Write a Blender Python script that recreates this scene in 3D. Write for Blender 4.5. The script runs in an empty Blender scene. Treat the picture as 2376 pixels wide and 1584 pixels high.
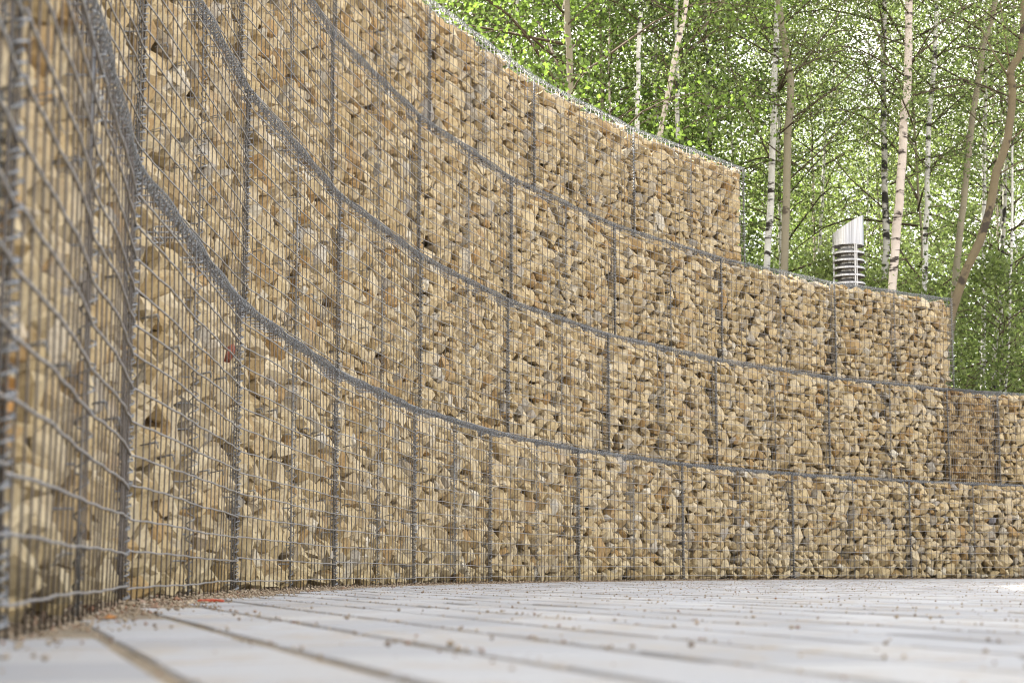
import bpy, bmesh, math, random
import numpy as np
from mathutils import Vector, Matrix

random.seed(7)
rng = np.random.default_rng(7)
SC = bpy.context.scene
COL = SC.collection
R = math.radians

# ---------------------------------------------------------------- camera
FPX, PITCH, CAMH = 4130.9, 0.1283, 0.0763
cam_d = bpy.data.cameras.new('camera')
cam = bpy.data.objects.new('camera', cam_d)
COL.objects.link(cam)
cam.location = (0, 0, CAMH)
cam.rotation_euler = (math.pi / 2 + PITCH, 0, 0)
cam_d.sensor_width = 36.0
cam_d.lens = FPX / 2376 * 36
cam_d.clip_start = 0.05
cam_d.clip_end = 2000
cam_d.dof.use_dof = True
cam_d.dof.focus_distance = 10.0
cam_d.dof.aperture_fstop = 7.8
SC.camera = cam

# ---------------------------------------------------------------- sky, sun, exposure
SUN_EL, SUN_ROT = R(44.5), R(-53)
world = bpy.data.worlds.new('World')
SC.world = world
world.use_nodes = True
wn = world.node_tree.nodes
sky = wn.new('ShaderNodeTexSky')
sky.sky_type = 'NISHITA'
sky.sun_disc = False
sky.sun_elevation = SUN_EL
sky.sun_rotation = SUN_ROT
sky.air_density = 1.0
sky.dust_density = 2.5
sky.ozone_density = 1.0
# broken white cloud over the blue
wl = world.node_tree.links
wtc = wn.new('ShaderNodeTexCoord'); wmp = wn.new('ShaderNodeMapping'); wmp.inputs['Scale'].default_value = (1, 1, 2.2)
wns = wn.new('ShaderNodeTexNoise'); wns.inputs['Scale'].default_value = 2.3; wns.inputs['Detail'].default_value = 7; wns.inputs['Roughness'].default_value = .58
wrp = wn.new('ShaderNodeValToRGB'); wrp.color_ramp.elements[0].position = .40; wrp.color_ramp.elements[1].position = .56
wmx = wn.new('ShaderNodeMix'); wmx.data_type = 'RGBA'
wl.new(wtc.outputs['Generated'], wmp.inputs[0]); wl.new(wmp.outputs[0], wns.inputs['Vector']); wl.new(wns.outputs[0], wrp.inputs[0])
wl.new(wrp.outputs[0], wmx.inputs[0]); wl.new(sky.outputs[0], wmx.inputs[6]); wmx.inputs[7].default_value = (7.6, 7.3, 6.9, 1)
wl.new(wmx.outputs[2], wn['Background'].inputs[0])
wn['Background'].inputs[1].default_value = 0.12

sun_d = bpy.data.lights.new('sun', 'SUN')
sun_d.energy = 4.0
sun_d.angle = R(0.55)
sun_d.color = (1.0, 0.95, 0.86)
sun = bpy.data.objects.new('sun', sun_d)
COL.objects.link(sun)
S = Vector((math.sin(SUN_ROT) * math.cos(SUN_EL), math.cos(SUN_ROT) * math.cos(SUN_EL), math.sin(SUN_EL)))
sun.rotation_euler = (-S).to_track_quat('-Z', 'Y').to_euler()
sun.location = (0, 30, 40)

SC.view_settings.view_transform = 'Standard'
SC.view_settings.look = 'None'
SC.view_settings.gamma = 1.0
SC.view_settings.use_curve_mapping = False
SC.view_settings.exposure = 2.45
SC.cycles.max_bounces = 8
SC.cycles.diffuse_bounces = 2
SC.cycles.filter_width = 1.0
SC.cycles.transmission_bounces = 4
SC.cycles.use_denoising = True

# ---------------------------------------------------------------- helpers
def tag(o, label=None, cat=None, group=None, kind=None):
    if label: o['label'] = label
    if cat: o['category'] = cat
    if group: o['group'] = group
    if kind: o['kind'] = kind
    return o

def mk(name, mesh, parent=None, mat=None):
    o = bpy.data.objects.new(name, mesh)
    COL.objects.link(o)
    if parent is not None: o.parent = parent
    if mat is not None and mesh is not None and not mesh.materials:
        mesh.materials.append(mat)
    return o

def empty(name, loc=(0, 0, 0), rz=0.0):
    o = bpy.data.objects.new(name, None)
    COL.objects.link(o)
    o.location = loc
    o.rotation_euler = (0, 0, rz)
    o.empty_display_size = 0.1
    return o

class MB:
    """collects vertices and faces"""
    def __init__(s): s.v = []; s.f = []
    def add(s, vs, fs):
        b = len(s.v); s.v.extend(vs); s.f.extend([tuple(i + b for i in f) for f in fs])
    def tube(s, pts, rad, n=4, cap=True):
        m = len(pts)
        rads = rad if hasattr(rad, '__len__') else [rad] * m
        P = [Vector(p) for p in pts]
        vs = []
        ref = None
        for i in range(m):
            d = (P[min(i + 1, m - 1)] - P[max(i - 1, 0)])
            if d.length < 1e-9: d = Vector((0, 0, 1))
            d.normalize()
            if ref is None:
                ref = Vector((0, 0, 1)) if abs(d.z) < .8 else Vector((1, 0, 0))
            a = d.cross(ref).normalized(); b = d.cross(a)
            for k in range(n):
                t = 2 * math.pi * (k + .5) / n
                vs.append(P[i] + (a * math.cos(t) + b * math.sin(t)) * rads[i])
        fs = []
        for i in range(m - 1):
            for k in range(n):
                k2 = (k + 1) % n
                fs.append((i * n + k, i * n + k2, (i + 1) * n + k2, (i + 1) * n + k))
        if cap:
            fs.append(tuple(range(n - 1, -1, -1))); fs.append(tuple((m - 1) * n + k for k in range(n)))
        s.add(vs, fs)
    def box(s, x0, x1, y0, y1, z0, z1):
        s.add([(x0, y0, z0), (x1, y0, z0), (x1, y1, z0), (x0, y1, z0), (x0, y0, z1), (x1, y0, z1), (x1, y1, z1), (x0, y1, z1)],
              [(0, 3, 2, 1), (4, 5, 6, 7), (0, 1, 5, 4), (1, 2, 6, 5), (2, 3, 7, 6), (3, 0, 4, 7)])
    def mesh(s, name, mat=None, smooth=True):
        me = bpy.data.meshes.new(name)
        me.from_pydata([tuple(v) for v in s.v], [], s.f)
        if smooth: me.shade_smooth()
        if mat: me.materials.append(mat)
        return me

def quads_mesh(name, V, mat):
    """V: (n,4,3) array of separate quads"""
    n = len(V)
    me = bpy.data.meshes.new(name)
    me.vertices.add(n * 4); me.loops.add(n * 4); me.polygons.add(n)
    me.vertices.foreach_set('co', V.reshape(-1).astype(np.float32))
    me.loops.foreach_set('vertex_index', np.arange(n * 4, dtype=np.int32))
    me.polygons.foreach_set('loop_start', np.arange(0, n * 4, 4, dtype=np.int32))
    me.update(calc_edges=True)
    me.validate()
    me.materials.append(mat)
    return me

# ---------------------------------------------------------------- materials
def new_mat(name):
    m = bpy.data.materials.new(name); m.use_nodes = True
    nt = m.node_tree
    return m, nt, nt.nodes, nt.links, nt.nodes['Principled BSDF']

def N(nt, typ, **kw):
    n = nt.nodes.new(typ)
    for k, v in kw.items(): setattr(n, k, v)
    return n

def ramp(nt, stops, interp='LINEAR'):
    r = N(nt, 'ShaderNodeValToRGB')
    r.color_ramp.interpolation = interp
    el = r.color_ramp.elements
    while len(el) < len(stops): el.new(0.5)
    for e, (p, c) in zip(el, stops):
        e.position = p; e.color = (*c, 1)
    return r

def mix(nt, fac, a, b, blend='MIX'):
    m = N(nt, 'ShaderNodeMix', data_type='RGBA', blend_type=blend)
    for sock, val in ((m.inputs[0], fac), (m.inputs[6], a), (m.inputs[7], b)):
        if isinstance(val, (int, float)): sock.default_value = val
        elif isinstance(val, tuple): sock.default_value = (*val, 1)
        else: nt.links.new(val, sock)
    return m.outputs[2]

def noise(nt, scale, detail=4, rough=.55, vec=None, dim='3D'):
    n = N(nt, 'ShaderNodeTexNoise', noise_dimensions=dim)
    n.inputs['Scale'].default_value = scale
    n.inputs['Detail'].default_value = detail
    n.inputs['Roughness'].default_value = rough
    if vec is not None: nt.links.new(vec, n.inputs['Vector'])
    return n

def mathn(nt, op, a, b=None, clamp=False):
    m = N(nt, 'ShaderNodeMath', operation=op, use_clamp=clamp)
    for i, v in enumerate((a, b)):
        if v is None: continue
        if isinstance(v, (int, float)): m.inputs[i].default_value = v
        else: nt.links.new(v, m.inputs[i])
    return m.outputs[0]

def piece_random(nt):
    oi = N(nt, 'ShaderNodeObjectInfo'); ge = N(nt, 'ShaderNodeNewGeometry')
    return mathn(nt, 'FRACT', mathn(nt, 'ADD', oi.outputs['Random'], ge.outputs['Random Per Island']))

def limestone(name, stops, moss=True):
    m, nt, nn, ln, bs = new_mat(name)
    rnd = piece_random(nt)
    base = ramp(nt, stops); ln.new(rnd, base.inputs[0])
    geo = N(nt, 'ShaderNodeNewGeometry')
    n1 = noise(nt, 14, 4, .6, geo.outputs['Position'])
    n2 = noise(nt, 70, 5, .7, geo.outputs['Position'])
    n3 = noise(nt, 5, 2, .5, geo.outputs['Position'])
    och = ramp(nt, [(.50, (0, 0, 0)), (.72, (1, 1, 1))]); ln.new(n1.outputs[0], och.inputs[0])
    c = mix(nt, mathn(nt, 'MULTIPLY', och.outputs[0], .42), base.outputs[0], (.30, .185, .07))
    pale = ramp(nt, [(.55, (0, 0, 0)), (.75, (1, 1, 1))]); ln.new(n3.outputs[0], pale.inputs[0])
    c = mix(nt, mathn(nt, 'MULTIPLY', pale.outputs[0], .35), c, (.44, .385, .285))
    spk = ramp(nt, [(.28, (.55, .5, .42)), (.5, (1, 1, 1)), (.75, (1.12, 1.1, 1.06))]); ln.new(n2.outputs[0], spk.inputs[0])
    c = mix(nt, 1.0, c, spk.outputs[0], 'MULTIPLY')
    if moss:
        sep = N(nt, 'ShaderNodeSeparateXYZ'); ln.new(geo.outputs['Position'], sep.inputs[0])
        lo = N(nt, 'ShaderNodeMapRange'); ln.new(sep.outputs[2], lo.inputs[0])
        lo.inputs[1].default_value = .30; lo.inputs[2].default_value = 0.0
        k = mathn(nt, 'MULTIPLY', lo.outputs[0], n1.outputs[0])
        c = mix(nt, mathn(nt, 'MULTIPLY', k, .38), c, (.24, .20, .08))
    ln.new(c, bs.inputs['Base Color'])
    bs.inputs['Roughness'].default_value = .88
    bs.inputs['Specular IOR Level'].default_value = .25
    b = N(nt, 'ShaderNodeBump'); b.inputs['Strength'].default_value = .55; b.inputs['Distance'].default_value = .006
    ln.new(mathn(nt, 'ADD', mathn(nt, 'MULTIPLY', n1.outputs[0], 1.0), mathn(nt, 'MULTIPLY', n2.outputs[0], .45)), b.inputs['Height'])
    ln.new(b.outputs[0], bs.inputs['Normal'])
    return m

M = {}
M['stone'] = limestone('limestone', [(0, (.27, .24, .19)), (.05, (.37, .295, .185)), (.2, (.49, .40, .255)), (.34, (.38, .29, .155)), (.48, (.47, .375, .225)),
                                      (.62, (.36, .265, .135)), (.76, (.50, .415, .275)), (.86, (.34, .245, .125)), (.94, (.30, .19, .08)), (.965, (.53, .475, .37)), (1, (.25, .225, .195))])
M['stone_ochre'] = limestone('ochre_limestone', [(0, (.43, .335, .19)), (.3, (.37, .26, .125)), (.6, (.44, .345, .205)), (.85, (.32, .20, .08)), (1, (.45, .375, .25))])

def plain(name, col, rough=.6, metal=0.0, spec=.4, nscale=30, var=.25, bump=.15, bdist=.002):
    m, nt, nn, ln, bs = new_mat(name)
    geo = N(nt, 'ShaderNodeNewGeometry')
    n1 = noise(nt, nscale, 4, .6, geo.outputs['Position'])
    lo = tuple(c * (1 - var) for c in col); hi = tuple(min(1, c * (1 + var)) for c in col)
    r = ramp(nt, [(.3, lo), (.7, hi)]); ln.new(n1.outputs[0], r.inputs[0])
    ln.new(r.outputs[0], bs.inputs['Base Color'])
    bs.inputs['Roughness'].default_value = rough
    bs.inputs['Metallic'].default_value = metal
    bs.inputs['Specular IOR Level'].default_value = spec
    if bump:
        b = N(nt, 'ShaderNodeBump'); b.inputs['Strength'].default_value = bump; b.inputs['Distance'].default_value = bdist
        ln.new(n1.outputs[0], b.inputs['Height']); ln.new(b.outputs[0], bs.inputs['Normal'])
    return m
M['wire'] = plain('zinc_wire', (0.092, 0.076, 0.064), .45, .3, .5, 60, .3, 0)
M['wire_toplit'] = plain('toplit_zinc_wire', (0.216, 0.200, 0.188), .45, .35, .5, 60, .3, 0)  # same zinc, paler: light from above put into the horizontal wires' colour
M['coil'] = plain('dark_zinc_coil', (0.216, 0.220, 0.224), .5, .6, .5, 60, .35, 0)
M['redstone'] = plain('red_brown_stone', (.19, .055, .028), .8, 0, .25, 40, .35, .4, .004)
M['greystone'] = plain('dark_grey_stone', (.15, .14, .14), .85, 0, .25, 40, .3, .4, .004)
M['orangestone'] = plain('rust_orange_stone', (.36, .185, .055), .85, 0, .25, 25, .45, .4, .004)
M['soil'] = plain('forest_soil', (.07, .055, .03), .95, 0, .1, 2.0, .5, .6, .05)
M['ground'] = plain('gravel_ground', (.30, .27, .22), .95, 0, .1, 8, .3, .6, .01)
M['orange_plastic'] = plain('orange_plastic', (.42, .06, .02), .4, 0, .5, 120, .25, .3, .001)
M['orange_leaf'] = plain('dry_orange_leaf', (.36, .15, .03), .7, 0, .3, 120, .3, 0)

# sand and grit bed that fills the joints
m, nt, nn, ln, bs = new_mat('joint_sand')
geo = N(nt, 'ShaderNodeNewGeometry')
n1 = noise(nt, 160, 4, .7, geo.outputs['Position']); n2 = noise(nt, 6, 3, .6, geo.outputs['Position'])
r1 = ramp(nt, [(.32, (.085, .062, .04)), (.5, (.21, .165, .108)), (.7, (.33, .275, .195))]); ln.new(n1.outputs[0], r1.inputs[0])
r2 = ramp(nt, [(.35, (.75, .74, .7)), (.65, (1.1, 1.08, 1.05))]); ln.new(n2.outputs[0], r2.inputs[0])
ln.new(mix(nt, 1.0, r1.outputs[0], r2.outputs[0], 'MULTIPLY'), bs.inputs['Base Color'])
bs.inputs['Roughness'].default_value = .95
b = N(nt, 'ShaderNodeBump'); b.inputs['Strength'].default_value = .9; b.inputs['Distance'].default_value = .004
ln.new(n1.outputs[0], b.inputs['Height']); ln.new(b.outputs[0], bs.inputs['Normal'])
M['sand'] = m

# pale concrete pavers
m, nt, nn, ln, bs = new_mat('pale_concrete')
geo = N(nt, 'ShaderNodeNewGeometry')
rnd = piece_random(nt)
cr = ramp(nt, [(0, (.225, .225, .23)), (.3, (.275, .277, .283)), (.7, (.30, .30, .304)), (1, (.345, .342, .338))]); ln.new(rnd, cr.inputs[0])
n1 = noise(nt, 350, 3, .7, geo.outputs['Position']); n2 = noise(nt, 3.2, 4, .6, geo.outputs['Position']); n3 = noise(nt, 22, 4, .65, geo.outputs['Position'])
g = ramp(nt, [(.3, (.86, .86, .86)), (.7, (1.06, 1.06, 1.06))]); ln.new(n1.outputs[0], g.inputs[0])
c = mix(nt, 1.0, cr.outputs[0], g.outputs[0], 'MULTIPLY')
d = ramp(nt, [(.42, (0, 0, 0)), (.62, (1, 1, 1))]); ln.new(n2.outputs[0], d.inputs[0])
d3 = ramp(nt, [(.42, (0, 0, 0)), (.7, (1, 1, 1))]); ln.new(n3.outputs[0], d3.inputs[0])
c = mix(nt, mathn(nt, 'MULTIPLY', mathn(nt, 'MULTIPLY', d.outputs[0], d3.outputs[0]), 1.0), c, (.27, .215, .145))
c = mix(nt, mathn(nt, 'MULTIPLY', d3.outputs[0], .12), c, (.30, .28, .25))
ln.new(c, bs.inputs['Base Color'])
bs.inputs['Roughness'].default_value = .72
bs.inputs['Specular IOR Level'].default_value = .35
b = N(nt, 'ShaderNodeBump'); b.inputs['Strength'].default_value = .35; b.inputs['Distance'].default_value = .0015
ln.new(mathn(nt, 'ADD', n1.outputs[0], n3.outputs[0]), b.inputs['Height']); ln.new(b.outputs[0], bs.inputs['Normal'])
M['paver'] = m

# grit on the paving
m, nt, nn, ln, bs = new_mat('grit')
ge = N(nt, 'ShaderNodeNewGeometry')
cr = ramp(nt, [(0, (0.122, 0.081, 0.050)), (.25, (0.230, 0.175, 0.109)), (.55, (0.317, 0.252, 0.172)), (.8, (0.187, 0.140, 0.096)), (.92, (0.194, 0.091, 0.046)), (1, (0.360, 0.315, 0.244))])
ln.new(ge.outputs['Random Per Island'], cr.inputs[0]); ln.new(cr.outputs[0], bs.inputs['Base Color'])
bs.inputs['Roughness'].default_value = .9
M['grit'] = m

def leaf_mat(name, dark, light, trans):
    m, nt, nn, ln, bs = new_mat(name)
    ge = N(nt, 'ShaderNodeNewGeometry'); oi = N(nt, 'ShaderNodeObjectInfo')
    r = ramp(nt, [(0, dark), (.6, light), (1, tuple(min(1, c * 1.25) for c in light))]); ln.new(ge.outputs['Random Per Island'], r.inputs[0])
    hs = N(nt, 'ShaderNodeHueSaturation')
    mr = N(nt, 'ShaderNodeMapRange'); ln.new(oi.outputs['Random'], mr.inputs[0]); mr.inputs[3].default_value = .485; mr.inputs[4].default_value = .51
    mv = N(nt, 'ShaderNodeMapRange'); ln.new(oi.outputs['Random'], mv.inputs[0]); mv.inputs[3].default_value = 1.15; mv.inputs[4].default_value = .8
    ln.new(mr.outputs[0], hs.inputs['Hue']); ln.new(mv.outputs[0], hs.inputs['Value']); ln.new(r.outputs[0], hs.inputs['Color'])
    ln.new(hs.outputs[0], bs.inputs['Base Color'])
    bs.inputs['Roughness'].default_value = .5
    bs.inputs['Specular IOR Level'].default_value = .3
    tr = N(nt, 'ShaderNodeBsdfTranslucent')
    ln.new(mix(nt, 1.0, hs.outputs[0], trans, 'MULTIPLY'), tr.inputs[0])
    ms = N(nt, 'ShaderNodeMixShader'); ms.inputs[0].default_value = .55
    ln.new(bs.outputs[0], ms.inputs[1]); ln.new(tr.outputs[0], ms.inputs[2])
    ln.new(ms.outputs[0], nn['Material Output'].inputs[0])
    return m
M['birch_leaf'] = leaf_mat('birch_leaf', (.045, .062, .020), (.118, .142, .052), (2.1, 2.35, 1.75))
M['broad_leaf'] = leaf_mat('broad_leaf', (.032, .05, .013), (.075, .11, .026), (2.1, 2.4, 1.6))

def bark(name, white, dark, amount, band=1.0, tint=None):
    m, nt, nn, ln, bs = new_mat(name)
    geo = N(nt, 'ShaderNodeNewGeometry')
    mp = N(nt, 'ShaderNodeMapping'); ln.new(geo.outputs['Position'], mp.inputs[0]); mp.inputs['Scale'].default_value = (3.2, 3.2, 11 * band)
    n1 = noise(nt, 1.0, 3, .6, mp.outputs[0])
    mp2 = N(nt, 'ShaderNodeMapping'); ln.new(geo.outputs['Position'], mp2.inputs[0]); mp2.inputs['Scale'].default_value = (5, 5, 5)
    n2 = noise(nt, 1.0, 4, .65, mp2.outputs[0])
    n3 = noise(nt, 60, 4, .7, geo.outputs['Position'])
    k = ramp(nt, [(amount, (0, 0, 0)), (amount + .05, (1, 1, 1))]); ln.new(mathn(nt, 'ADD', mathn(nt, 'MULTIPLY', n1.outputs[0], .75), mathn(nt, 'MULTIPLY', n2.outputs[0], .25)), k.inputs[0])
    v = ramp(nt, [(.3, tuple(c * .72 for c in white)), (.6, white)]); ln.new(n2.outputs[0], v.inputs[0])
    c = v.outputs[0]
    if tint: c = mix(nt, n2.outputs[0], c, tint)
    c = mix(nt, k.outputs[0], c, dark)
    ln.new(c, bs.inputs['Base Color']); bs.inputs['Roughness'].default_value = .8; bs.inputs['Specular IOR Level'].default_value = .25
    b = N(nt, 'ShaderNodeBump'); b.inputs['Strength'].default_value = .5; b.inputs['Distance'].default_value = .006
    ln.new(mathn(nt, 'ADD', n3.outputs[0], k.outputs[0]), b.inputs['Height']); ln.new(b.outputs[0], bs.inputs['Normal'])
    return m
M['bark_white'] = bark('white_birch_bark', (0.592, 0.568, 0.520), (0.032, 0.027, 0.022), .54)
M['bark_pink'] = bark('pink_birch_bark', (0.496, 0.416, 0.352), (0.048, 0.036, 0.030), .535, 1, (0.512, 0.440, 0.376))
M['bark_black'] = bark('black_banded_birch_bark', (0.440, 0.416, 0.368), (0.024, 0.021, 0.018), .495, .6)
M['bark_grey'] = bark('grey_bark', (0.240, 0.204, 0.160), (0.072, 0.056, 0.040), .60, .5, (0.192, 0.168, 0.096))
M['bark_brown'] = bark('brown_bark', (0.136, 0.100, 0.068), (0.040, 0.030, 0.021), .56, .3, (0.128, 0.104, 0.048))
M['twig'] = plain('twig_bark', (0.080, 0.060, 0.040), .85, 0, .2, 20, .4, 0)

m, nt, nn, ln, bs = new_mat('brushed_steel')
tc = N(nt, 'ShaderNodeTexCoord'); mp = N(nt, 'ShaderNodeMapping'); ln.new(tc.outputs['Object'], mp.inputs[0]); mp.inputs['Scale'].default_value = (60, 60, 1.5)
n1 = noise(nt, 1.0, 3, .6, mp.outputs[0])
r = ramp(nt, [(.3, (.20, .19, .18)), (.7, (.42, .40, .38))]); ln.new(n1.outputs[0], r.inputs[0]); ln.new(r.outputs[0], bs.inputs['Base Color'])
bs.inputs['Metallic'].default_value = .9; bs.inputs['Roughness'].default_value = .42
b = N(nt, 'ShaderNodeBump'); b.inputs['Strength'].default_value = .25; b.inputs['Distance'].default_value = .003
ln.new(n1.outputs[0], b.inputs['Height']); ln.new(b.outputs[0], bs.inputs['Normal'])
M['steel'] = m

# ---------------------------------------------------------------- plan of the wall: heading turns right along its length
UU = np.arange(-8, 30, .01)
def heading(u):
    K0, K1, A0 = .031, .002, -.0642
    u1 = np.clip(u, -3.5, 17)
    return A0 + K0 * u1 + K1 * u1 ** 2 + np.where(u > 17, (K0 + 2 * K1 * 17) * (u - 17), 0)
HH = heading(UU)
CX = np.cumsum(np.sin(HH)) * .01; CY = np.cumsum(np.cos(HH)) * .01
i0 = int(np.argmin(abs(UU)))
CX += -.8685 - CX[i0]; CY += 4.08 - CY[i0]
SETBACK = .1545
def wall_pt(u, off):
    """point on the wall's front line at length u, moved back by off"""
    x = np.interp(u, UU, CX); y = np.interp(u, UU, CY); a = np.interp(u, UU, HH)
    return np.array([x - math.cos(a) * off, y + math.sin(a) * off])
def front_dist(X, Y):
    """distance in front of the bottom row (positive on the paved side)"""
    X = np.atleast_1d(X); Y = np.atleast_1d(Y)
    cx = CX[::10]; cy = CY[::10]; h = HH[::10]
    d2 = (X[:, None] - cx) ** 2 + (Y[:, None] - cy) ** 2
    j = np.argmin(d2, 1)
    return (X - cx[j]) * np.cos(h[j]) - (Y - cy[j]) * np.sin(h[j])
def project(p):
    c, s = math.cos(PITCH), math.sin(PITCH)
    z = p[2] - CAMH
    d = p[1] * c + z * s
    if d < .2: return None
    return 1188 + FPX * p[0] / d, 792 - FPX * (z * c - p[1] * s) / d

# ---------------------------------------------------------------- setting: ground, embankment, pavement
mb = MB(); mb.add([(-600, -600, -.06), (600, -600, -.06), (600, 900, -.06), (-600, 900, -.06)], [(0, 1, 2, 3)])
tag(mk('ground', mb.mesh('ground', M['ground'])), kind='structure')

us = np.arange(-7.5, 29, .5); ds = [.75, 1.0, 1.6, 2.5, 4, 6, 9, 13, 18, 25, 35, 50, 70]
mb = MB(); vs = []
def wall_top(u): return 3.86 if u < 13.2 else (2.86 if u < 16.3 else 1.86)
for u in us:
    ht = np.mean([wall_top(u + q) for q in (-.3, 0, .3)])
    for d in ds:
        p = wall_pt(u, .15 + d)
        k = min(1, max(0, (d - 1.2) / 7))
        z = ht * (1 - k) + 1.55 * k + .05 * math.sin(p[0] * 2.1 + p[1]) * min(1, d - .7)
        vs.append((p[0], p[1], z))
nd = len(ds)
fs = [(i * nd + j, i * nd + j + 1, (i + 1) * nd + j + 1, (i + 1) * nd + j) for i in range(len(us) - 1) for j in range(nd - 1)]
mb.add(vs, fs)
tag(mk('embankment', mb.mesh('embankment', M['soil'])), kind='structure')

mb = MB(); mb.add([(-3, -3, -.0032), (10, -3, -.0032), (10, 22, -.0032), (-3, 22, -.0032)], [(0, 1, 2, 3)])
pavement = tag(mk('pavement', mb.mesh('pavement_bed', M['sand'])), kind='structure')

PW, PL = .155, .28
pdir = Vector((.278, -.9606)).normalized(); pnor = Vector((.9606, .278)).normalized()
def paver_mesh_data():
    w, l, h, c = PW / 2 - .0090, PL / 2 - .0024, -.03, .003
    vs = [(-l, -w, h), (l, -w, h), (l, w, h), (-l, w, h),
          (-l, -w, -c), (l, -w, -c), (l, w, -c), (-l, w, -c),
          (-l + c, -w + c, 0), (l - c, -w + c, 0), (l - c, w - c, 0), (-l + c, w - c, 0)]
    fs = [(8, 9, 10, 11)]
    for k in range(4):
        k2 = (k + 1) % 4
        fs += [(k, k2, 4 + k2, 4 + k), (4 + k, 4 + k2, 8 + k2, 8 + k)]
    return vs, fs
pvs, pfs = paver_mesh_data()
cells = []
ang = math.atan2(pdir.y, pdir.x)
for i in range(-25, 100):
    off = .127 + (i + .5) * PW
    for j in range(-80, 30):
        t = (j + (.5 if i % 2 else 0) + .13 * ((i * 37) % 5)) * PL
        x = pnor.x * off + pdir.x * t; y = pnor.y * off + pdir.y * t
        if -1.5 < x < 9.5 and -2.5 < y < 21.5: cells.append((x, y))
cells = np.array(cells)
fd = front_dist(cells[:, 0], cells[:, 1])
cells = cells[fd > .125]
vis = []
for n, (x, y) in enumerate(cells):
    q = project((x, y, 0)) if y > .6 else None
    if q and -60 < q[0] < 2440 and q[1] < 1640: vis.append((y, n))
vis.sort()
single = set(n for _, n in vis[:300])
me = bpy.data.meshes.new('paver'); me.from_pydata(pvs, [], pfs); me.materials.append(M['paver'])
rest = MB()
ca, sa = math.cos(ang), math.sin(ang)
for n, (x, y) in enumerate(cells):
    z = random.uniform(-.0006, .0012); tx = random.gauss(0, .003); ty = random.gauss(0, .002); dr = random.gauss(0, .004)
    if n in single:
        o = mk('paver', me, pavement); o.location = (x, y, z); o.rotation_euler = (tx, ty, ang + dr)
    else:
        rest.add([(x + ca * v[0] - sa * v[1], y + sa * v[0] + ca * v[1], v[2] + z + tx * v[1] - ty * v[0]) for v in pvs], pfs)
tag(mk('pavers', rest.mesh('pavers', M['paver'], smooth=False), pavement), kind='stuff')

# ---------------------------------------------------------------- stones of a one metre square of wall face
def power_cells(seed, x0=.026, x1=.988, z0=.008, z1=.978):
    r = random.Random(seed)
    pts = []
    tries = 0
    while tries < 2600:
        tries += 1
        rad = min(.095, max(.024, r.lognormvariate(math.log(.049), .42)))
        if tries > 1500: rad = min(rad, .038)
        x = r.uniform(x0, x1); z = r.uniform(z0, z1)
        if all((x - a) ** 2 + (z - b) ** 2 > ((rad + c) * .80) ** 2 for a, b, c in pts): pts.append((x, z, rad))
    out = []
    for i, (x, z, rad) in enumerate(pts):
        poly = [(x0, z0), (x1, z0), (x1, z1), (x0, z1)]
        for j, (a, b, c) in enumerate(pts):
            if i == j: continue
            dx, dz = a - x, b - z
            d2 = dx * dx + dz * dz
            if d2 > .09: continue
            k = (a * a + b * b - c * c - x * x - z * z + rad * rad) / 2
            new = []
            for q in range(len(poly)):
                p, p2 = poly[q], poly[(q + 1) % len(poly)]
                s1 = p[0] * dx + p[1] * dz - k; s2 = p2[0] * dx + p2[1] * dz - k
                if s1 <= 0: new.append(p)
                if s1 * s2 < 0:
                    t = s1 / (s1 - s2); new.append((p[0] + t * (p2[0] - p[0]), p[1] + t * (p2[1] - p[1])))
            poly = new
            if len(poly) < 3: break
        if len(poly) >= 3: out.append(poly)
    return out

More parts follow.
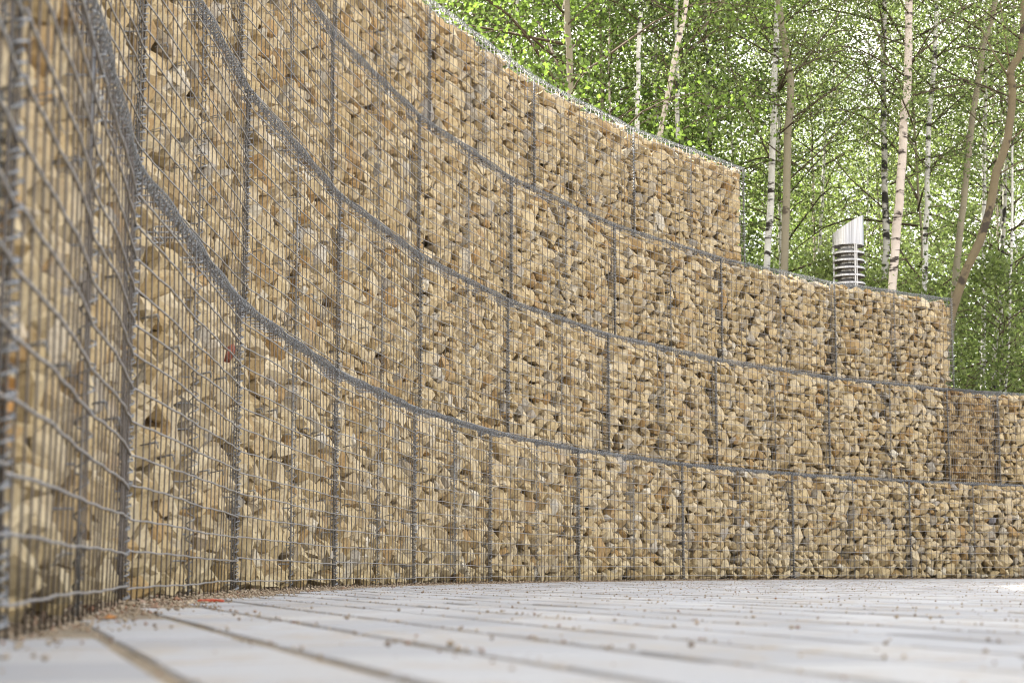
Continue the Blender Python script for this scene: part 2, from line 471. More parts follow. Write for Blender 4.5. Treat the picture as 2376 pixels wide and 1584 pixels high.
def stone_from_cell(poly, r, name, deep=0.0, lowpoly=False):
    n = len(poly)
    cx = sum(p[0] for p in poly) / n; cz = sum(p[1] for p in poly) / n
    size = max(math.hypot(p[0] - cx, p[1] - cz) for p in poly)
    sc = r.uniform(.90, 1.05)
    rot = r.gauss(0, .30)
    c, s = math.cos(rot), math.sin(rot)
    st = r.uniform(.82, 1.15)
    out = []
    for q in range(n):
        p, p2 = poly[q], poly[(q + 1) % n]
        if math.hypot(p2[0] - p[0], p2[1] - p[1]) < .006: continue
        cut = r.choice(((.0,), (.0,), (.12, .88))) if not lowpoly else (.5,)
        for t in cut:
            dx = p[0] + t * (p2[0] - p[0]) - cx; dz = p[1] + t * (p2[1] - p[1]) - cz
            dx, dz = (c * dx - s * dz) * sc * st, (s * dx + c * dz) * sc / st
            out.append((dx, dz))
    tx, tz = r.uniform(-1.15, 1.15), r.uniform(-1.15, .9)
    if cz > .90: tz = r.uniform(.5, 1.3)
    thick = size * r.uniform(.75, 1.25)
    pts = []
    for dx, dz in out:
        j = lambda a: 1 + r.uniform(-a, a)
        pts.append((dx * .97, thick * .60 * j(.5) + (tx * dx + tz * dz) * .40, dz * .97))
        pts.append((dx * .60, thick * 1.4 * j(.2), dz * .60))
    k = r.choice((2, 3, 3, 4, 4))
    a0 = r.uniform(0, 6.28)
    for q in range(k):
        t = a0 + q * 6.283 / k + r.uniform(-.35, .35)
        dd = min(out, key=lambda o: abs(math.atan2(math.sin(math.atan2(o[1], o[0]) - t), math.cos(math.atan2(o[1], o[0]) - t))))
        f = r.uniform(.20, .82)
        dx, dz = dd[0] * f, dd[1] * f
        pts.append((dx, (tx * dx + tz * dz) * .65 + r.uniform(-.010, .016), dz))
    ymin = min(p[1] for p in pts)
    push = r.random() ** 1.5 * .046 - .006 + deep
    pts = [(p[0], p[1] - ymin + push, p[2]) for p in pts]
    bm = bmesh.new()
    for p in pts: bm.verts.new(p)
    res = bmesh.ops.convex_hull(bm, input=bm.verts)
    junk = [g for g in set(res['geom_interior'] + res['geom_unused']) if isinstance(g, bmesh.types.BMVert)]
    bmesh.ops.delete(bm, geom=junk, context='VERTS')
    bmesh.ops.dissolve_limit(bm, angle_limit=.2, verts=bm.verts, edges=bm.edges)
    me = bpy.data.meshes.new(name)
    bm.to_mesh(me); bm.free()
    me.materials.append(M['stone'])
    return me, cx, cz

NT = 14
TILES = []
for t in range(NT):
    r = random.Random(100 + t)
    L = []
    for poly in power_cells(500 + t):
        if r.random() < .025: continue
        L.append(stone_from_cell(poly, r, 'stone'))
    TILES.append(L)

def join_tile(L, name):
    mb_ = MB()
    for me, cx, cz in L:
        co = np.empty(len(me.vertices) * 3, np.float32); me.vertices.foreach_get('co', co); co = co.reshape(-1, 3)
        mb_.add([(float(v[0]) + cx, float(v[1]), float(v[2]) + cz) for v in co], [tuple(p.vertices) for p in me.polygons])
    return mb_.mesh(name, M['stone'], smooth=False)
BACK = []                                   # stones one layer deeper, seen through the gaps
for t in range(3):
    r = random.Random(900 + t)
    BACK.append(join_tile([stone_from_cell(p, r, 'inner', .115, True) for p in power_cells(950 + t)], 'inner_stones'))
JOINED = {}
def joined(t):
    if t not in JOINED: JOINED[t] = join_tile(TILES[t], 'outer_stones')
    return JOINED[t]

# ---------------------------------------------------------------- wire work shared by the baskets
def helix(rad, wr, pitch, axis, n=8, jitter=.0, seed=1, ell=1.0):
    r = random.Random(seed)
    turns = int(1 / pitch)
    pts = []
    for i in range(turns * n + 1):
        t = i / n; a = 2 * math.pi * t
        rr = rad * (1 + jitter * math.sin(t * .37 + seed))
        u = t / turns
        wob = jitter * rad * math.sin(t * .11 + 2 * seed)
        if axis == 'z': pts.append((rr * math.cos(a), rr * math.sin(a) + wob, u))
        else: pts.append((2 * u, rr * math.cos(a), rr * math.sin(a) * ell + wob))
    return pts
def coil_mesh(name, parts, mat):
    mb_ = MB()
    for pts, wr in parts: mb_.tube(pts, wr, 3)
    return mb_.mesh(name, mat)
# unit length coils; lengths are set by object scale along their axis
RIDGE = [coil_mesh('lid_coil', [(helix(.0150, .0023, 1 / 64, 'x', 8, .22, q), .0023), (helix(.0105, .0021, 1 / 38, 'x', 7, .25, q + 5), .0018),
                                ([(0, .008, .0), (2, .008, .0)], .0024)], M['coil']) for q in (1, 2, 3)]
POST = coil_mesh('corner_coil', [(helix(.0145, .0022, 1 / 40, 'z', 7, .2, 3), .0021), (helix(.0100, .002, 1 / 33, 'z', 7, .2, 8), .0018),
                                 ([(0, .004, 0), (0, .004, 1)], .0026), ([(.008, .014, 0), (.008, .014, 1)], .0024)], M['coil'])
DIA = coil_mesh('diaphragm_coil', [(helix(.0125, .002, 1 / 26, 'z', 7, .25, 4), .002), ([(0, .004, 0), (0, .004, 1)], .0026)], M['coil'])
def cross_panel_mesh():
    mb_ = MB()
    for q in range(1, 9): mb_.tube([(0, .012 + q * .05, .01), (0, .012 + q * .05, .985)], .0024, 3)
    for q in range(0, 14): mb_.tube([(0, .005, .03 + q * .0735), (0, .42, .03 + q * .0735)], .0024, 3)
    return mb_.mesh('cross_panel', M['coil'])
CROSS = cross_panel_mesh()
def lid_mesh():
    mb_ = MB()
    for q in range(1, 6): mb_.tube([(.01, q * .0735, .0), (1.99, q * .0735, .0)], .0024, 3)
    for q in range(27): mb_.tube([(.01 + q * .076, 0, .0025), (.01 + q * .076, .38, .0025)], .0024, 3)
    return mb_.mesh('lid_panel', M['coil'])
LID = lid_mesh()
def front_panel(L, seed, near):
    r = random.Random(seed)
    mb_ = MB()
    nv = 26
    ph = [r.uniform(0, 6.28) for _ in range(6)]
    amp = r.uniform(.003, .008)
    def depth(x, z):
        h = (x / L * 2) % 1.0
        b = amp * math.sin(math.pi * h) * math.sin(math.pi * z) * 1.3
        b += .002 * math.sin(x * 9 + ph[0]) * math.sin(z * 7 + ph[1]) + .0008 * math.sin(x * 23 + ph[2] + z * 5)
        return -.009 - b
    zs = np.linspace(-.004, .992, 9)
    for i in range(nv + 1):
        x = L * i / nv
        jx = r.gauss(0, .0022); k = r.gauss(0, .004); p0 = r.uniform(0, 6.28)
        mb_.tube([(min(L - .001, max(.001, x + jx + k * math.sin(z * 3 + p0))), depth(x, z), z) for z in zs], .0023, 4)
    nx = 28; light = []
    for i in range(14):
        z = .040 + i * .0735
        if z > .985: break
        p0 = r.uniform(0, 6.28); a1 = r.uniform(.0006, .0018); tilt = r.gauss(0, .006)
        pts = []
        for q in range(nx + 1):
            x = L * q / nx
            pts.append((x, depth(x, z) - .0042 + .0007 * math.sin(q * 2.1 + p0),
                        z + a1 * math.sin(x * 5 + p0) + .0010 * math.sin(x * 21 + p0 * 2) + tilt * (x / L - .5)))
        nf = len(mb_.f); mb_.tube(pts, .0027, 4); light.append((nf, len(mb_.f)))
    me_ = mb_.mesh('wire_panel', M['wire']); me_.materials.append(M['wire_toplit'])
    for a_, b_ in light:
        for q in range(a_, b_): me_.polygons[q].material_index = 1  # horizontals take the copy with top light painted in
    return me_
mb = MB()
mb.tube([(-.02, -.016, .012), (0, -.018, -.004), (.019, -.016, .013), (.006, .025, .004)], .0017, 3)
mb.tube([(-.02, -.016, .012), (-.006, .025, .004)], .0017, 3)
TIE = mb.mesh('tie_wire', M['coil'])
mb = MB(); mb.box(.006, .994, .24, .80, .03, .95)
CORE = mb.mesh('inner_fill', M['stone'], smooth=False)

# ---------------------------------------------------------------- the gabion baskets
POSTS = [
    [-4.1, -2.15, -.13, 1.97, 4.10, 5.96, 7.69, 9.55, 11.59, 13.57, 15.50, 17.38, 19.3, 21.2],
    [-3.1, -1.1, .9, 2.89, 4.88, 6.67, 8.52, 10.52, 12.51, 14.44, 16.31, 17.06, 18.95, 20.85],
    [-2.1, -.25, 1.6, 3.45, 5.31, 7.12, 8.99, 10.97, 12.89, 14.78, 16.57],
    [-1.6, .3, 2.15, 4.0, 5.88, 7.76, 9.79, 11.63, 13.52],
]
NUDGE = {(0, 0): -.06, (0, 1): -.10, (0, 3): .010, (0, 4): -.012, (0, 5): -.008}
ROW = ['bottom', 'second', 'third', 'top']
ORD = ['first', 'second', 'third', 'fourth', 'fifth', 'sixth', 'seventh', 'eighth', 'ninth', 'tenth', 'eleventh', 'twelfth']
flip = 0
ALL_STONES = []
for k in range(4):
    P = []
    for i, u in enumerate(POSTS[k]):
        P.append(wall_pt(u, SETBACK * k + NUDGE.get((k, i), 0)))
    shown = []
    for i in range(len(P) - 1):
        a, b = P[i], P[i + 1]
        hit = 0
        for s in np.linspace(.03, .97, 12):
            for z in np.linspace(.05, .95, 8):
                q = project((a[0] + (b[0] - a[0]) * s, a[1] + (b[1] - a[1]) * s, k + z))
                if q and 0 < q[0] < 2376 and 0 < q[1] < 1584: hit += 1
        shown.append(hit >= 4)
    order = 0
    nshown = sum(shown)
    for i in range(len(P) - 1):
        a, b = P[i], P[i + 1]
        L = float(np.linalg.norm(b - a)); ex = (b - a) / L
        rz = math.atan2(ex[1], ex[0])
        g = empty('gabion_basket', (a[0], a[1], k + .002), rz)
        narrow = L < 1.2
        if shown[i]:
            order += 1
            extra = ''
            if narrow: lab = 'narrow gabion basket of darker ochre stones in the second row, near the right edge'
            elif k == 3 and i == len(P) - 2: lab = 'wire gabion basket of tan stones at the right end of the top row'
            elif k == 2 and i == len(P) - 2: lab = 'wire gabion basket of tan stones at the right end of the third row'
            elif k < 2 and order == nshown: lab = 'wire gabion basket of tan stones cut by the right edge in the %s row' % ROW[k]
            else: lab = 'wire gabion basket of tan stones in the %s row, %s from the left edge' % (ROW[k], ORD[order - 1])
            tag(g, lab, 'gabion', 'gabion baskets of the curved wall')
        else:
            tag(g, 'wire gabion basket where the curved wall runs on outside the picture', 'gabion', 'gabion baskets outside the picture')
        near = k == 0 and i < 5
        halves = 1 if narrow else 2
        hw = L / halves
        for h in range(halves):
            flip += 1
            t = (flip * 5 + k * 3) % NT
            mx = ((flip * 7) // 3) % 2
            rot = (flip // 5) % 2
            last = []
            if shown[i]:
                for me, cx, cz in TILES[t]:
                    x = (1 - cx) if mx else cx
                    z = cz
                    o = bpy.data.objects.new('stone', me); COL.objects.link(o); o.parent = g
                    o.location = (h * hw + x * hw, 0, z)
                    o.rotation_euler = (random.gauss(0, .10), random.gauss(0, .16), random.gauss(0, .10))
                    sj = random.uniform(.94, 1.08)
                    o.scale = (-sj * hw if mx else sj * hw, sj, sj)
                    if narrow:
                        o.material_slots[0].link = 'OBJECT'; o.material_slots[0].material = M['stone_ochre']
                    wx = a[0] + ex[0] * (h * hw + x * hw); wy = a[1] + ex[1] * (h * hw + x * hw)
                    ALL_STONES.append((o, (wx, wy, k + z)))
            else:
                o = mk('outer_stones', joined(t), g); o.location = (h * hw, 0, 0); o.scale = (hw, 1, 1); tag(o, kind='stuff')
            o = mk('inner_stones', BACK[flip % 3], g); o.location = (h * hw, 0, 0); o.scale = (hw, 1, 1); tag(o, kind='stuff')
        o = mk('inner_fill', CORE, g); o.scale = (L, 1, 1)
        mk('wire_panel', front_panel(L, 1000 + k * 50 + i, near), g)
        o = mk('lid_panel', LID, g); o.location = (0, 0, .984); o.scale = (L / 2, 1, 1)
        o = mk('lid_coil', RIDGE[(i + k) % 3], g); o.location = (0, -.006, .985); o.scale = (L / 2, 1, 1)
        o = mk('corner_coil', POST, g); o.location = (.0, -.006, 0)
        if i == len(P) - 2:
            o = mk('corner_coil', POST, g); o.location = (L + .016, -.004, 0)
            o = mk('side_panel', CROSS, g); o.location = (L + .030, 0, 0)
            o = mk('end_stones', joined((k + 3) % NT), g); o.location = (L + .024, .0, 0); o.rotation_euler = (0, 0, math.pi / 2); o.scale = (.8, 1, 1); tag(o, kind='stuff')
        o = mk('side_panel', CROSS, g); o.location = (.006, 0, 0)
        if halves == 2:
            o = mk('diaphragm_coil', DIA, g); o.location = (L / 2 + random.uniform(-.006, .006), -.003, 0)
            o = mk('diaphragm', CROSS, g); o.location = (L / 2, .004, 0)
        if shown[i]:
            for z in (.36, .66):
                for s in (.14, .30, .62, .80):
                    o = mk('tie_wire', TIE, g); o.location = (L * (s + random.uniform(-.03, .03)), -.002, z + random.uniform(-.02, .02))

def recolour(px, py, mat):
    best = None
    for o, w in ALL_STONES:
        q = project(w)
        if q:
            d = (q[0] - px) ** 2 + (q[1] - py) ** 2
            if best is None or d < best[0]: best = (d, o)
    o = best[1]; o.material_slots[0].link = 'OBJECT'; o.material_slots[0].material = mat
    return o
for px, py, mn, lb in ((442, 628, 'redstone', 'red-brown stone'), (560, 830, 'redstone', 'red-brown stone'), (2312, 1205, 'greystone', 'dark grey stone'),
                       (55, 960, 'orangestone', 'rust-orange stone'), (30, 1030, 'orangestone', 'rust-orange stone'), (225, 1200, 'stone_ochre', 'ochre stone')):
    recolour(px, py, M[mn])['label'] = lb

# ---------------------------------------------------------------- vent stack behind the third row
vent = empty('vent_stack', (3.72, 19.4, 2.30), R(0))
tag(vent, 'stainless steel vent pipe with slanted hood and louvre rings rising behind the wall', 'vent')
VR = .172
def lathe(prof, n=40):
    mb_ = MB()
    vs = []; m_ = len(prof)
    for i in range(n):
        t = 2 * math.pi * i / n
        for r_, z_ in prof: vs.append((r_ * math.cos(t), r_ * math.sin(t), z_))
    fs = []
    for i in range(n):
        i2 = (i + 1) % n
        for j in range(m_ - 1): fs.append((i * m_ + j, i2 * m_ + j, i2 * m_ + j + 1, i * m_ + j + 1))
    mb_.add(vs, fs)
    return mb_
# hood: open tube cut on a slant, high side to the right, with wall thickness and a rolled lower rim
n = 48; mb = MB(); vs = []
for i in range(n):
    t = 2 * math.pi * i / n; c, s = math.cos(t), math.sin(t)
    top = 1.575 + .105 * c - .012 * s
    for r_, z_ in ((VR - .004, 1.345), (VR - .004, top), (VR, top), (VR, 1.352), (VR + .004, 1.345), (VR + .004, 1.335), (VR - .004, 1.335)):
        vs.append((r_ * c, r_ * s, z_))
m_ = 7
fs = [(i * m_ + j, ((i + 1) % n) * m_ + j, ((i + 1) % n) * m_ + (j + 1) % m_, i * m_ + (j + 1) % m_) for i in range(n) for j in range(m_)]
mb.add(vs, fs)
me = mb.mesh('hood', M['steel']); me.set_sharp_from_angle(angle=R(40)); mk('hood', me, vent)
for q in range(6):
    z = 1.26 - q * .085
    ring = lathe([(VR - .060, z + .040), (VR + .002, z + .002), (VR + .004, z - .018), (VR - .002, z - .019), (VR - .064, z + .034)])
    me = ring.mesh('louvre_ring', M['steel']); me.set_sharp_from_angle(angle=R(35)); mk('louvre_ring', me, vent)
mk('inner_pipe', lathe([(VR - .075, .0), (VR - .075, 1.40)]).mesh('inner_pipe', M['steel']), vent)
mk('base_collar', lathe([(VR + .012, .0), (VR + .012, .80), (VR - .002, .815), (VR - .09, .82)]).mesh('base_collar', M['steel']), vent)
for t in (-73, 169, 50):
    mb = MB(); mb.box(VR - .020, VR - .001, -.018, -.006, .78, 1.345); mb.box(VR - .020, VR - .001, .006, .018, .78, 1.345); mb.box(VR - .020, VR - .008, -.006, .006, .78, 1.345)
    o = mk('support_rail', mb.mesh('support_rail', M['steel'], smooth=False), vent); o.rotation_euler = (0, 0, R(t))

# ---------------------------------------------------------------- trees
def crown(seed, z0, z1, rad, nb, nleaf, leaf, mat, droop=.5, low=.55, name='crown'):
    """leaf mesh and twig mesh round a vertical axis from height z0 to z1"""
    r = random.Random(seed); g = np.random.default_rng(seed)
    tw = MB(); nodes = []
    for b in range(nb):
        f = (b + r.random()) / nb
        h = z0 + (z1 - z0) * f ** .9
        env = rad * (low + (1 - low) * math.sin(math.pi * min(1, .15 + f * .85))) * (1.0 if f < .75 else (1.02 - f) / .27)
        ln_ = max(.25, env * r.uniform(.55, 1.15))
        a = b * 2.399 + r.uniform(-.6, .6)
        rise = r.uniform(.25, .9) * ln_
        pts = []
        ns = 6
        for q in range(ns + 1):
            s = q / ns
            wob = .12 * ln_ * math.sin(3 * s + b)
            pts.append((math.cos(a) * ln_ * s - math.sin(a) * wob * s, math.sin(a) * ln_ * s + math.cos(a) * wob * s,
                        h + rise * s - droop * ln_ * max(0, s - .4) ** 2 * 1.6))
        tw.tube(pts, [max(.003, .016 * (1 - .8 * q / ns) * ln_ / 1.6) for q in range(ns + 1)], 3)
        for q in range(2, ns + 1): nodes.append((pts[q], ln_))
        for sub in range(5):
            q = r.randint(2, ns); p = Vector(pts[q])
            a2 = a + r.uniform(-1.3, 1.3); l2 = ln_ * r.uniform(.2, .5)
            e = p + Vector((math.cos(a2) * l2, math.sin(a2) * l2, r.uniform(-.5, .4) * l2))
            tw.tube([p, (p + e) / 2 + Vector((0, 0, .06 * l2)), e], [.005, .004, .002], 3, cap=False)
            nodes += [(tuple(e), ln_), (tuple((p + e) / 2), ln_)]
    P = np.array([p for p, _ in nodes]); LN = np.array([l for _, l in nodes])
    w = g.random(len(P)) ** 4 + .03
    idx = g.choice(len(P), nleaf, p=w / w.sum())
    C = P[idx] + g.normal(0, 1, (nleaf, 3)) * (np.array([.15, .15, .17]) * (.6 + .35 * LN[idx][:, None]))
    D = g.normal(0, 1, (nleaf, 3)); D[:, 2] -= .7; D /= np.linalg.norm(D, axis=1)[:, None]
    A = g.normal(0, 1, (nleaf, 3)); A -= (A * D).sum(1)[:, None] * D; A /= np.linalg.norm(A, axis=1)[:, None]
    Ls = (leaf * (.65 + .6 * g.random(nleaf)))[:, None]
    Nn = np.cross(D, A) * Ls * .10
    V = np.stack([C, C + D * Ls * .45 + A * Ls * .36 + Nn, C + D * Ls, C + D * Ls * .45 - A * Ls * .36 + Nn], 1)
    return quads_mesh(name, V, mat), tw.mesh('branches', M['twig'])

FRONT_CROWN = [crown(40 + q, 4.2, 12.5, 1.9, 36, 8500, .041, M['birch_leaf'], .8, .6) for q in range(3)]
BACK_CROWN = [crown(60 + q, .6, 13.5, 2.0, 64, 25000, .046, M['birch_leaf'], .8, .75) for q in range(4)]
BROAD_CROWN = [crown(80 + q, .8, 9.5, 2.1, 64, 22000, .058, M['broad_leaf'], .5, .85) for q in range(2)]
SHRUB_CROWN = [crown(90 + q, .05, 2.6, 1.3, 36, 6000, .062, M['birch_leaf'], .5, .9) for q in range(2)]

def trunk(pts, radii, mat, seed, n=9):
    r = random.Random(seed)
    P = [Vector(p) for p in pts]
    fine = []; fr = []
    for i in range(len(P) - 1):                      # catmull-rom through the points
        p0 = P[max(0, i - 1)]; p1 = P[i]; p2 = P[i + 1]; p3 = P[min(len(P) - 1, i + 2)]
        m_ = max(3, int((p2 - p1).length / .30))
        for q in range(m_):
            t = q / m_
            v = .5 * ((2 * p1) + (-p0 + p2) * t + (2 * p0 - 5 * p1 + 4 * p2 - p3) * t * t + (-p0 + 3 * p1 - 3 * p2 + p3) * t ** 3)
            fine.append(v + Vector((r.gauss(0, .005), r.gauss(0, .005), 0)))
            fr.append((radii[i] + (radii[i + 1] - radii[i]) * t) * r.uniform(.95, 1.06))
    fine.append(P[-1]); fr.append(radii[-1])
    mb_ = MB(); mb_.tube(fine, fr, n)
    return mb_

def tree(name, label, Y, path, wpx, mat, crown_set, seed, top=12.0, crown_off=0.0, cscale=1.0, group='birch trees behind the wall', limbs=(), cat='tree', extend=True):
    """path: (x, z) pairs from low to high in the plane at distance Y"""
    x0, z0 = path[0]
    x1, z1 = path[1]
    sl = max(-.25, min(.25, (x1 - x0) / (z1 - z0)))
    base_x = x0 - sl * (z0 - 1.2)
    pts = [(base_x, 1.2)] + list(path)
    xe, ze = pts[-1]; xp, zp = pts[-2]
    sl2 = max(-.12, min(.12, (xe - xp) / max(.3, ze - zp)))
    if extend:
        for dz in (1.6, 3.2, 4.8):
            if ze + dz < top: pts.append((xe + sl2 * dz * .7, ze + dz))
        pts.append((pts[-1][0] + .05, top))
    r0 = wpx / FPX * Y / 2 * 1.15
    root = empty(name, (base_x, Y, 1.2))
    zs = [p[1] for p in pts]
    rad = [max(.006, r0 * (1.12 - .10 * (z - 1.2) / 3 if z < 7 else .92 * max(.12, 1 - (z - 7) / (top - 6.6)))) for z in zs]
    ry = random.Random(seed)
    P3 = [(x - base_x, ry.gauss(0, .03), z - 1.2) for x, z in pts]
    mk('trunk', trunk(P3, rad, mat, seed).mesh('trunk', mat), root)
    if limbs:
        lb = MB()
        for (xa, za, xb, zb, w) in limbs:
            dy = ry.uniform(-.25, .25)
            lb.tube([(xa - base_x, 0, za - 1.2), ((xa * .55 + xb * .45) - base_x, dy * .5, (za * .62 + zb * .38) - 1.2), (xb - base_x, dy, zb - 1.2)], [w, w * .75, w * .3], 5)
        mk('limbs', lb.mesh('limbs', M['twig'] if mat is not M['bark_brown'] else M['bark_brown']), root)
    if crown_set is not None:
        lm, tm = crown_set
        mid = min(pts, key=lambda p: abs(p[1] - 7.5))
        c_ = mk('crown', lm, root); c_.location = (mid[0] - base_x, 0, crown_off); c_.rotation_euler = (0, 0, seed * 1.7); c_.scale = (cscale,) * 3
        b_ = tag(mk('branches', tm, c_), kind='stuff')
    tag(root, label, cat, group)
    return root

FC, BC, LC, SH = FRONT_CROWN, BACK_CROWN, BROAD_CROWN, SHRUB_CROWN
W, PK, BK, GY, BR = M['bark_white'], M['bark_pink'], M['bark_black'], M['bark_grey'], M['bark_brown']
tree('birch_tree', 'straight white birch with thin dark bands just right of the top row\'s end', 24, [(3.49, 4.24), (3.55, 5.13), (3.64, 6.87), (3.69, 7.97)], 14, W, FC[0], 1,
     limbs=((3.6, 5.6, 2.6, 8.2, .014), (3.63, 6.6, 4.4, 8.3, .012)))
tree('grey_trunk_tree', 'slightly bowed grey trunk beside the straight white birch', 23, [(3.57, 4.07), (3.63, 5.54), (3.70, 6.38), (3.65, 6.94), (3.55, 7.64)], 16, GY, FC[1], 2,
     limbs=((3.68, 6.0, 4.9, 7.0, .016), (3.66, 5.2, 4.7, 6.3, .012), (3.68, 6.5, 5.0, 8.6, .012)))
tree('birch_tree', 'thin pale birch above and left of the steel vent', 31, [(5.41, 5.24), (5.47, 6.18), (5.57, 7.58), (5.70, 8.34)], 7, W, FC[2], 3, limbs=((5.6, 7.6, 7.4, 8.6, .014),))
tree('birch_tree', 'black-blotched birch right of the steel vent', 25, [(5.30, 4.18), (5.33, 4.74), (5.35, 6.69), (5.41, 8.30)], 14, BK, FC[0], 4, limbs=((5.33, 5.2, 4.3, 6.4, .012), (5.36, 6.9, 6.5, 8.4, .012)))
tree('birch_tree', 'thick pinkish-white birch leaning right, beside the black-blotched birch', 22.5, [(4.86, 3.71), (4.92, 4.27), (4.99, 5.01), (5.07, 5.83), (5.13, 6.55), (5.19, 7.48)], 18, PK, FC[1], 5,
     limbs=((5.12, 6.6, 6.0, 7.5, .016), (5.1, 6.2, 4.5, 7.6, .012)))
tree('birch_tree', 'slim white birch with dark bands standing third right of the vent', 24.5, [(5.73, 3.96), (5.78, 4.65), (5.83, 5.44), (5.89, 6.34), (5.98, 7.23), (6.02, 8.02)], 11, W, FC[2], 6,
     limbs=((5.9, 6.3, 7.2, 7.7, .013), (5.86, 5.7, 7.0, 6.8, .011), (5.85, 5.6, 5.3, 6.9, .009)))
tree('grey_trunk_tree', 'smooth yellowish-grey trunk leaning right near the third row\'s end', 24, [(6.05, 3.96), (6.12, 4.55), (6.23, 5.34), (6.34, 6.21), (6.47, 6.86), (6.55, 7.31), (6.74, 7.97)], 14, GY, FC[0], 7,
     limbs=((6.45, 6.8, 6.2, 8.2, .012), (6.4, 6.4, 7.6, 6.9, .012)))
tree('crooked_tree', 'crooked brown trunk swinging right from behind the third row\'s end corner', 21.5, [(5.44, 3.39), (5.75, 4.09), (5.90, 4.60), (5.98, 4.99), (6.13, 5.38), (6.21, 5.93), (6.19, 6.24), (6.33, 6.49), (6.39, 7.09)], 17, BR, FC[1], 8,
     limbs=((6.2, 6.1, 5.7, 6.9, .014), (6.2, 6.0, 7.2, 6.4, .014), (6.19, 6.24, 6.0, 7.3, .012), (6.1, 5.3, 7.0, 6.2, .012), (5.95, 4.9, 7.0, 5.6, .010)))
tree('birch_tree', 'white birch snag with a broken top above the top row', 21, [(1.49, 4.9), (1.51, 5.42), (1.55, 6.34), (1.57, 6.88)], 10, W, None, 9, extend=False)
tree('birch_tree', 'grey-white birch leaning strongly right above the top row', 20, [(1.71, 5.10), (1.84, 5.74), (1.93, 6.19), (2.03, 6.65)], 11, PK, FC[2], 10, limbs=((1.9, 6.0, 2.6, 6.8, .012),))
tree('birch_tree', 'banded birch crossing behind the leaning one above the top row', 22, [(2.10, 5.51), (2.10, 6.41)], 9, BK, FC[0], 11)
tree('grey_trunk_tree', 'short visible grey trunk among broad leaves above the top row', 19.5, [(0.66, 5.46), (0.63, 6.14)], 14, GY, LC[0], 12, crown_off=1.0, group='trees behind the wall')
tree('birch_tree', 'thin pale stem leaning right, farthest left among the leaves', 22, [(-.01, 6.66), (.04, 7.0)], 7, W, FC[1], 13)
tree('birch_tree', 'thin bare stem between the grey trunk and the birch snag', 24, [(1.35, 6.61), (1.35, 7.41)], 5, PK, FC[2], 14)
tree('birch_tree', 'small dark birch stem near the top row\'s end corner', 25, [(2.85, 6.12), (2.83, 6.81)], 9, BK, FC[0], 15)
tree('birch_tree', 'banded birch stem low at the right edge beyond the second row', 27, [(7.34, 2.81), (7.39, 3.56), (7.46, 4.11)], 9, BK, FC[1], 16)
tree('birch_tree', 'white birch stem just right of the third row\'s end corner', 26, [(6.90, 2.71), (6.94, 3.41)], 9, W, FC[2], 17)
tree('birch_tree', 'pale sapling stem at the right edge above the second row', 24, [(6.69, 2.49), (6.74, 3.02)], 5, W, None, 18, top=6)
tree('birch_tree', 'faint white stem among leaves left of the top row\'s end', 28, [(3.52, 7.13), (3.50, 7.84)], 6, W, FC[1], 19)

rb = random.Random(5)
spots = []
for q in range(400):
    y = rb.uniform(25, 50); x = rb.uniform(-.16 * y - 2, .34 * y + 3)
    if all((x - a) ** 2 + (y - b) ** 2 > 2.1 ** 2 for a, b in spots): spots.append((x, y))
    if len(spots) >= 52: break
TONE = ['white-stemmed', 'dark-stemmed']
spots = [p for p in spots if not (p[0] / p[1] > .17 and p[1] > 32 and rb.random() < .12)]
for q, (x, y) in enumerate(spots):
    z1 = 6 + rb.uniform(-1, 1); dx = rb.gauss(0, .25)
    mt = (W, BK, W, PK, GY)[q % 5]
    tree('background_birch', 'leafy birch deep in the wood behind the front trunks', y, [(x, 4.0), (x + dx * .4, z1), (x + dx, 9.0)], rb.uniform(5, 9) * 25 / y, mt, BC[q % 4], 200 + q,
         top=13 * rb.uniform(.95, 1.2), crown_off=0, cscale=rb.uniform(.95, 1.22), group='birches deep in the wood')
for q, (x, y, s, off) in enumerate(((-1.0, 23.5, 1.1, 1.6), (1.2, 25, 1.15, 1.2), (2.6, 27, 1.0, 1.0), (-2.6, 26, 1.2, 1.4), (0.1, 28, 1.2, 1.5))):
    tree('broadleaf_tree', 'dense broad-leaved tree with bright green leaves above the top row', y, [(x, 4), (x + .1, 7), (x, 9)], 8, GY, LC[q % 2], 300 + q,
         top=10.5, crown_off=off, cscale=s, group='broad-leaved trees above the top row')
for q in range(15):
    x = -1 + q * .72 + rb.uniform(-.3, .3); y = rb.uniform(22.5, 33)
    x *= y / 24
    root = empty('shrub', (x, y, 1.45)); s = rb.uniform(.8, 1.5)
    c_ = mk('crown', SH[q % 2][0], root); c_.scale = (s, s, s * 1.1); c_.rotation_euler = (0, 0, q)
    tag(mk('stems', SH[q % 2][1], c_), kind='stuff')
    tag(root, 'leafy green undergrowth shrub among the birch stems', 'shrub', 'undergrowth shrubs')

g = np.random.default_rng(3)
nfar = 95000
C = np.stack([g.uniform(-16, 30, nfar), g.uniform(52, 60, nfar), 1 + 13 * g.random(nfar) ** 1.15], 1)
cl = g.uniform(0, 1, (260, 3)) * np.array([46, 8, 14]) + np.array([-16, 52, 0])
C[:70000] = cl[g.integers(0, 260, 70000)] + g.normal(0, 1, (70000, 3)) * np.array([.9, .8, .9])
D = g.normal(0, 1, (nfar, 3)); D /= np.linalg.norm(D, axis=1)[:, None]
A = np.cross(D, g.normal(0, 1, (nfar, 3))); A /= np.linalg.norm(A, axis=1)[:, None]
V = np.stack([C, C + D * .10 + A * .075, C + D * .20, C + D * .10 - A * .075], 1)
fw = mk('far_wood', quads_mesh('far_wood', V, M['birch_leaf']))
tag(fw, 'far leafy wood closing the view between the trunks', 'wood', kind='stuff')

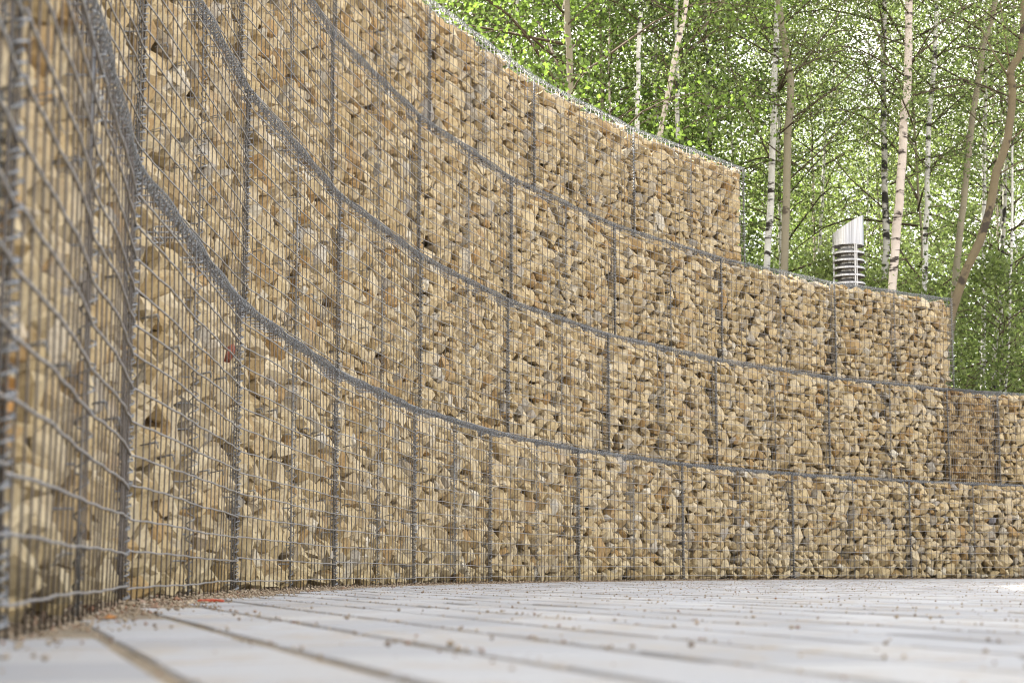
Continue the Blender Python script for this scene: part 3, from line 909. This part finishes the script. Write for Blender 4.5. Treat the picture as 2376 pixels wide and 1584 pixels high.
# ---------------------------------------------------------------- grit, pebbles and litter on the paving
ng = 15000
OCT = np.array([(1, 0, 0), (0, 1, 0), (-1, 0, 0), (0, -1, 0), (0, 0, 1), (0, 0, -1)], float)
OF = [(0, 1, 4), (1, 2, 4), (2, 3, 4), (3, 0, 4), (1, 0, 5), (2, 1, 5), (3, 2, 5), (0, 3, 5)]
gp = []
g = np.random.default_rng(11)
# along the foot of the wall
u = -3 + 21 * g.random(14000) ** 1.1; dd = np.abs(g.normal(0, .075, 14000)) - .012
for uu_, d_ in zip(u, dd):
    p = wall_pt(uu_, -d_); gp.append((p[0], p[1], g.uniform(.0015, .0045) * (1.0 if d_ > .03 else 1.3)))
# in and beside the long joints
for _ in range(9500):
    i = g.integers(-3, 45); t = -g.uniform(.6, 1) ** 1 * 0 - g.uniform(0, 1) ** .8 * 14 + .2
    off = .127 + i * PW + g.normal(0, .0075)
    gp.append((pnor.x * off + pdir.x * t, pnor.y * off + pdir.y * t, .0009 + .0022 * g.random() ** 1.5))
# strewn in drifts along the joints, thin elsewhere
for _ in range(330):
    i = g.integers(-2, 45); t = -(1.2 + 13.5 * g.random() ** .8); off = .127 + i * PW
    for _ in range(g.integers(4, 40)):
        a_ = t + g.normal(0, .22); o_ = off + g.normal(0, .03)
        gp.append((pnor.x * o_ + pdir.x * a_, pnor.y * o_ + pdir.y * a_, .0006 + .0028 * g.random() ** 2.4))
for _ in range(650):
    yy = g.uniform(1.2, 17); xx = g.uniform(-.28, .31) * yy
    gp.append((xx, yy, .0008 + .0040 * g.random() ** 3))
for _ in range(900):                                   # stone chips at the wall foot
    p = wall_pt(g.uniform(-3, 18), -abs(g.normal(0, .05))); gp.append((p[0], p[1], .003 + .006 * g.random() ** 2))
gp = np.array(gp)
gp = gp[front_dist(gp[:, 0], gp[:, 1]) > -.02]
VV = []; FF = []
fdg = front_dist(gp[:, 0], gp[:, 1])
for (x, y, r_), f_ in zip(gp, fdg):
    b0 = len(VV)
    zz = (g.random() * .016 * (1 - f_ / .10) if f_ < .10 else 0) - (.004 if f_ < .12 else 0)
    q = OCT * (r_ * (.7 + .6 * g.random((6, 1)))) * np.array([1.25, 1.0, .8])
    th = g.uniform(0, 6.28); c, s = math.cos(th), math.sin(th)
    for a_, b_, c_ in q: VV.append((x + c * a_ - s * b_, y + s * a_ + c * b_, zz + .0005 + r_ * .55 + c_))
    FF += [(i_ + b0, j_ + b0, k_ + b0) for i_, j_, k_ in OF]
me = bpy.data.meshes.new('grit'); me.from_pydata(VV, [], FF); me.materials.append(M['grit'])
tag(mk('grit', me), 'loose tan grit strewn over the pale paving and along the wall foot', 'grit', kind='stuff')

# orange plastic strip by the wall
mb = MB()
pts = [(-.035 + .07 * q / 8, .0015 * math.sin(q * 1.7), .0045 + .001 * math.sin(q * 2.3)) for q in range(9)]
mb.tube(pts, [.0026, .0034, .003, .0036, .0031, .0035, .003, .0034, .0028], 5)
mb.tube([(-.02, .003, .006), (.0, .0055, .0068), (.03, .004, .0055)], [.002, .0025, .002], 5)
o = mk('plastic_strip', mb.mesh('plastic_strip', M['orange_plastic'], smooth=False)); o.location = (-.736, 4.395, .001); o.rotation_euler = (0, 0, R(-16))
tag(o, 'small broken orange plastic strip lying on the paving beside the wall', 'litter')
mb = MB()
mb.add([(-.012, 0, .003), (-.003, .006, .005), (.008, .005, .004), (.014, 0, .006), (.006, -.006, .004), (-.004, -.006, .005), (.001, 0, .008),
        (-.012, 0, .002), (-.003, .006, .004), (.008, .005, .003), (.014, 0, .005), (.006, -.006, .003), (-.004, -.006, .004)],
       [(0, 1, 6), (1, 2, 6), (2, 3, 6), (3, 4, 6), (4, 5, 6), (5, 0, 6), (7, 8, 9, 10, 11, 12)])
o = mk('dry_leaf', mb.mesh('dry_leaf', M['orange_leaf'], smooth=False)); o.location = (-.61, 2.72, .003)
tag(o, 'tiny dry orange leaf on the grit at the wall foot, lower left', 'leaf')
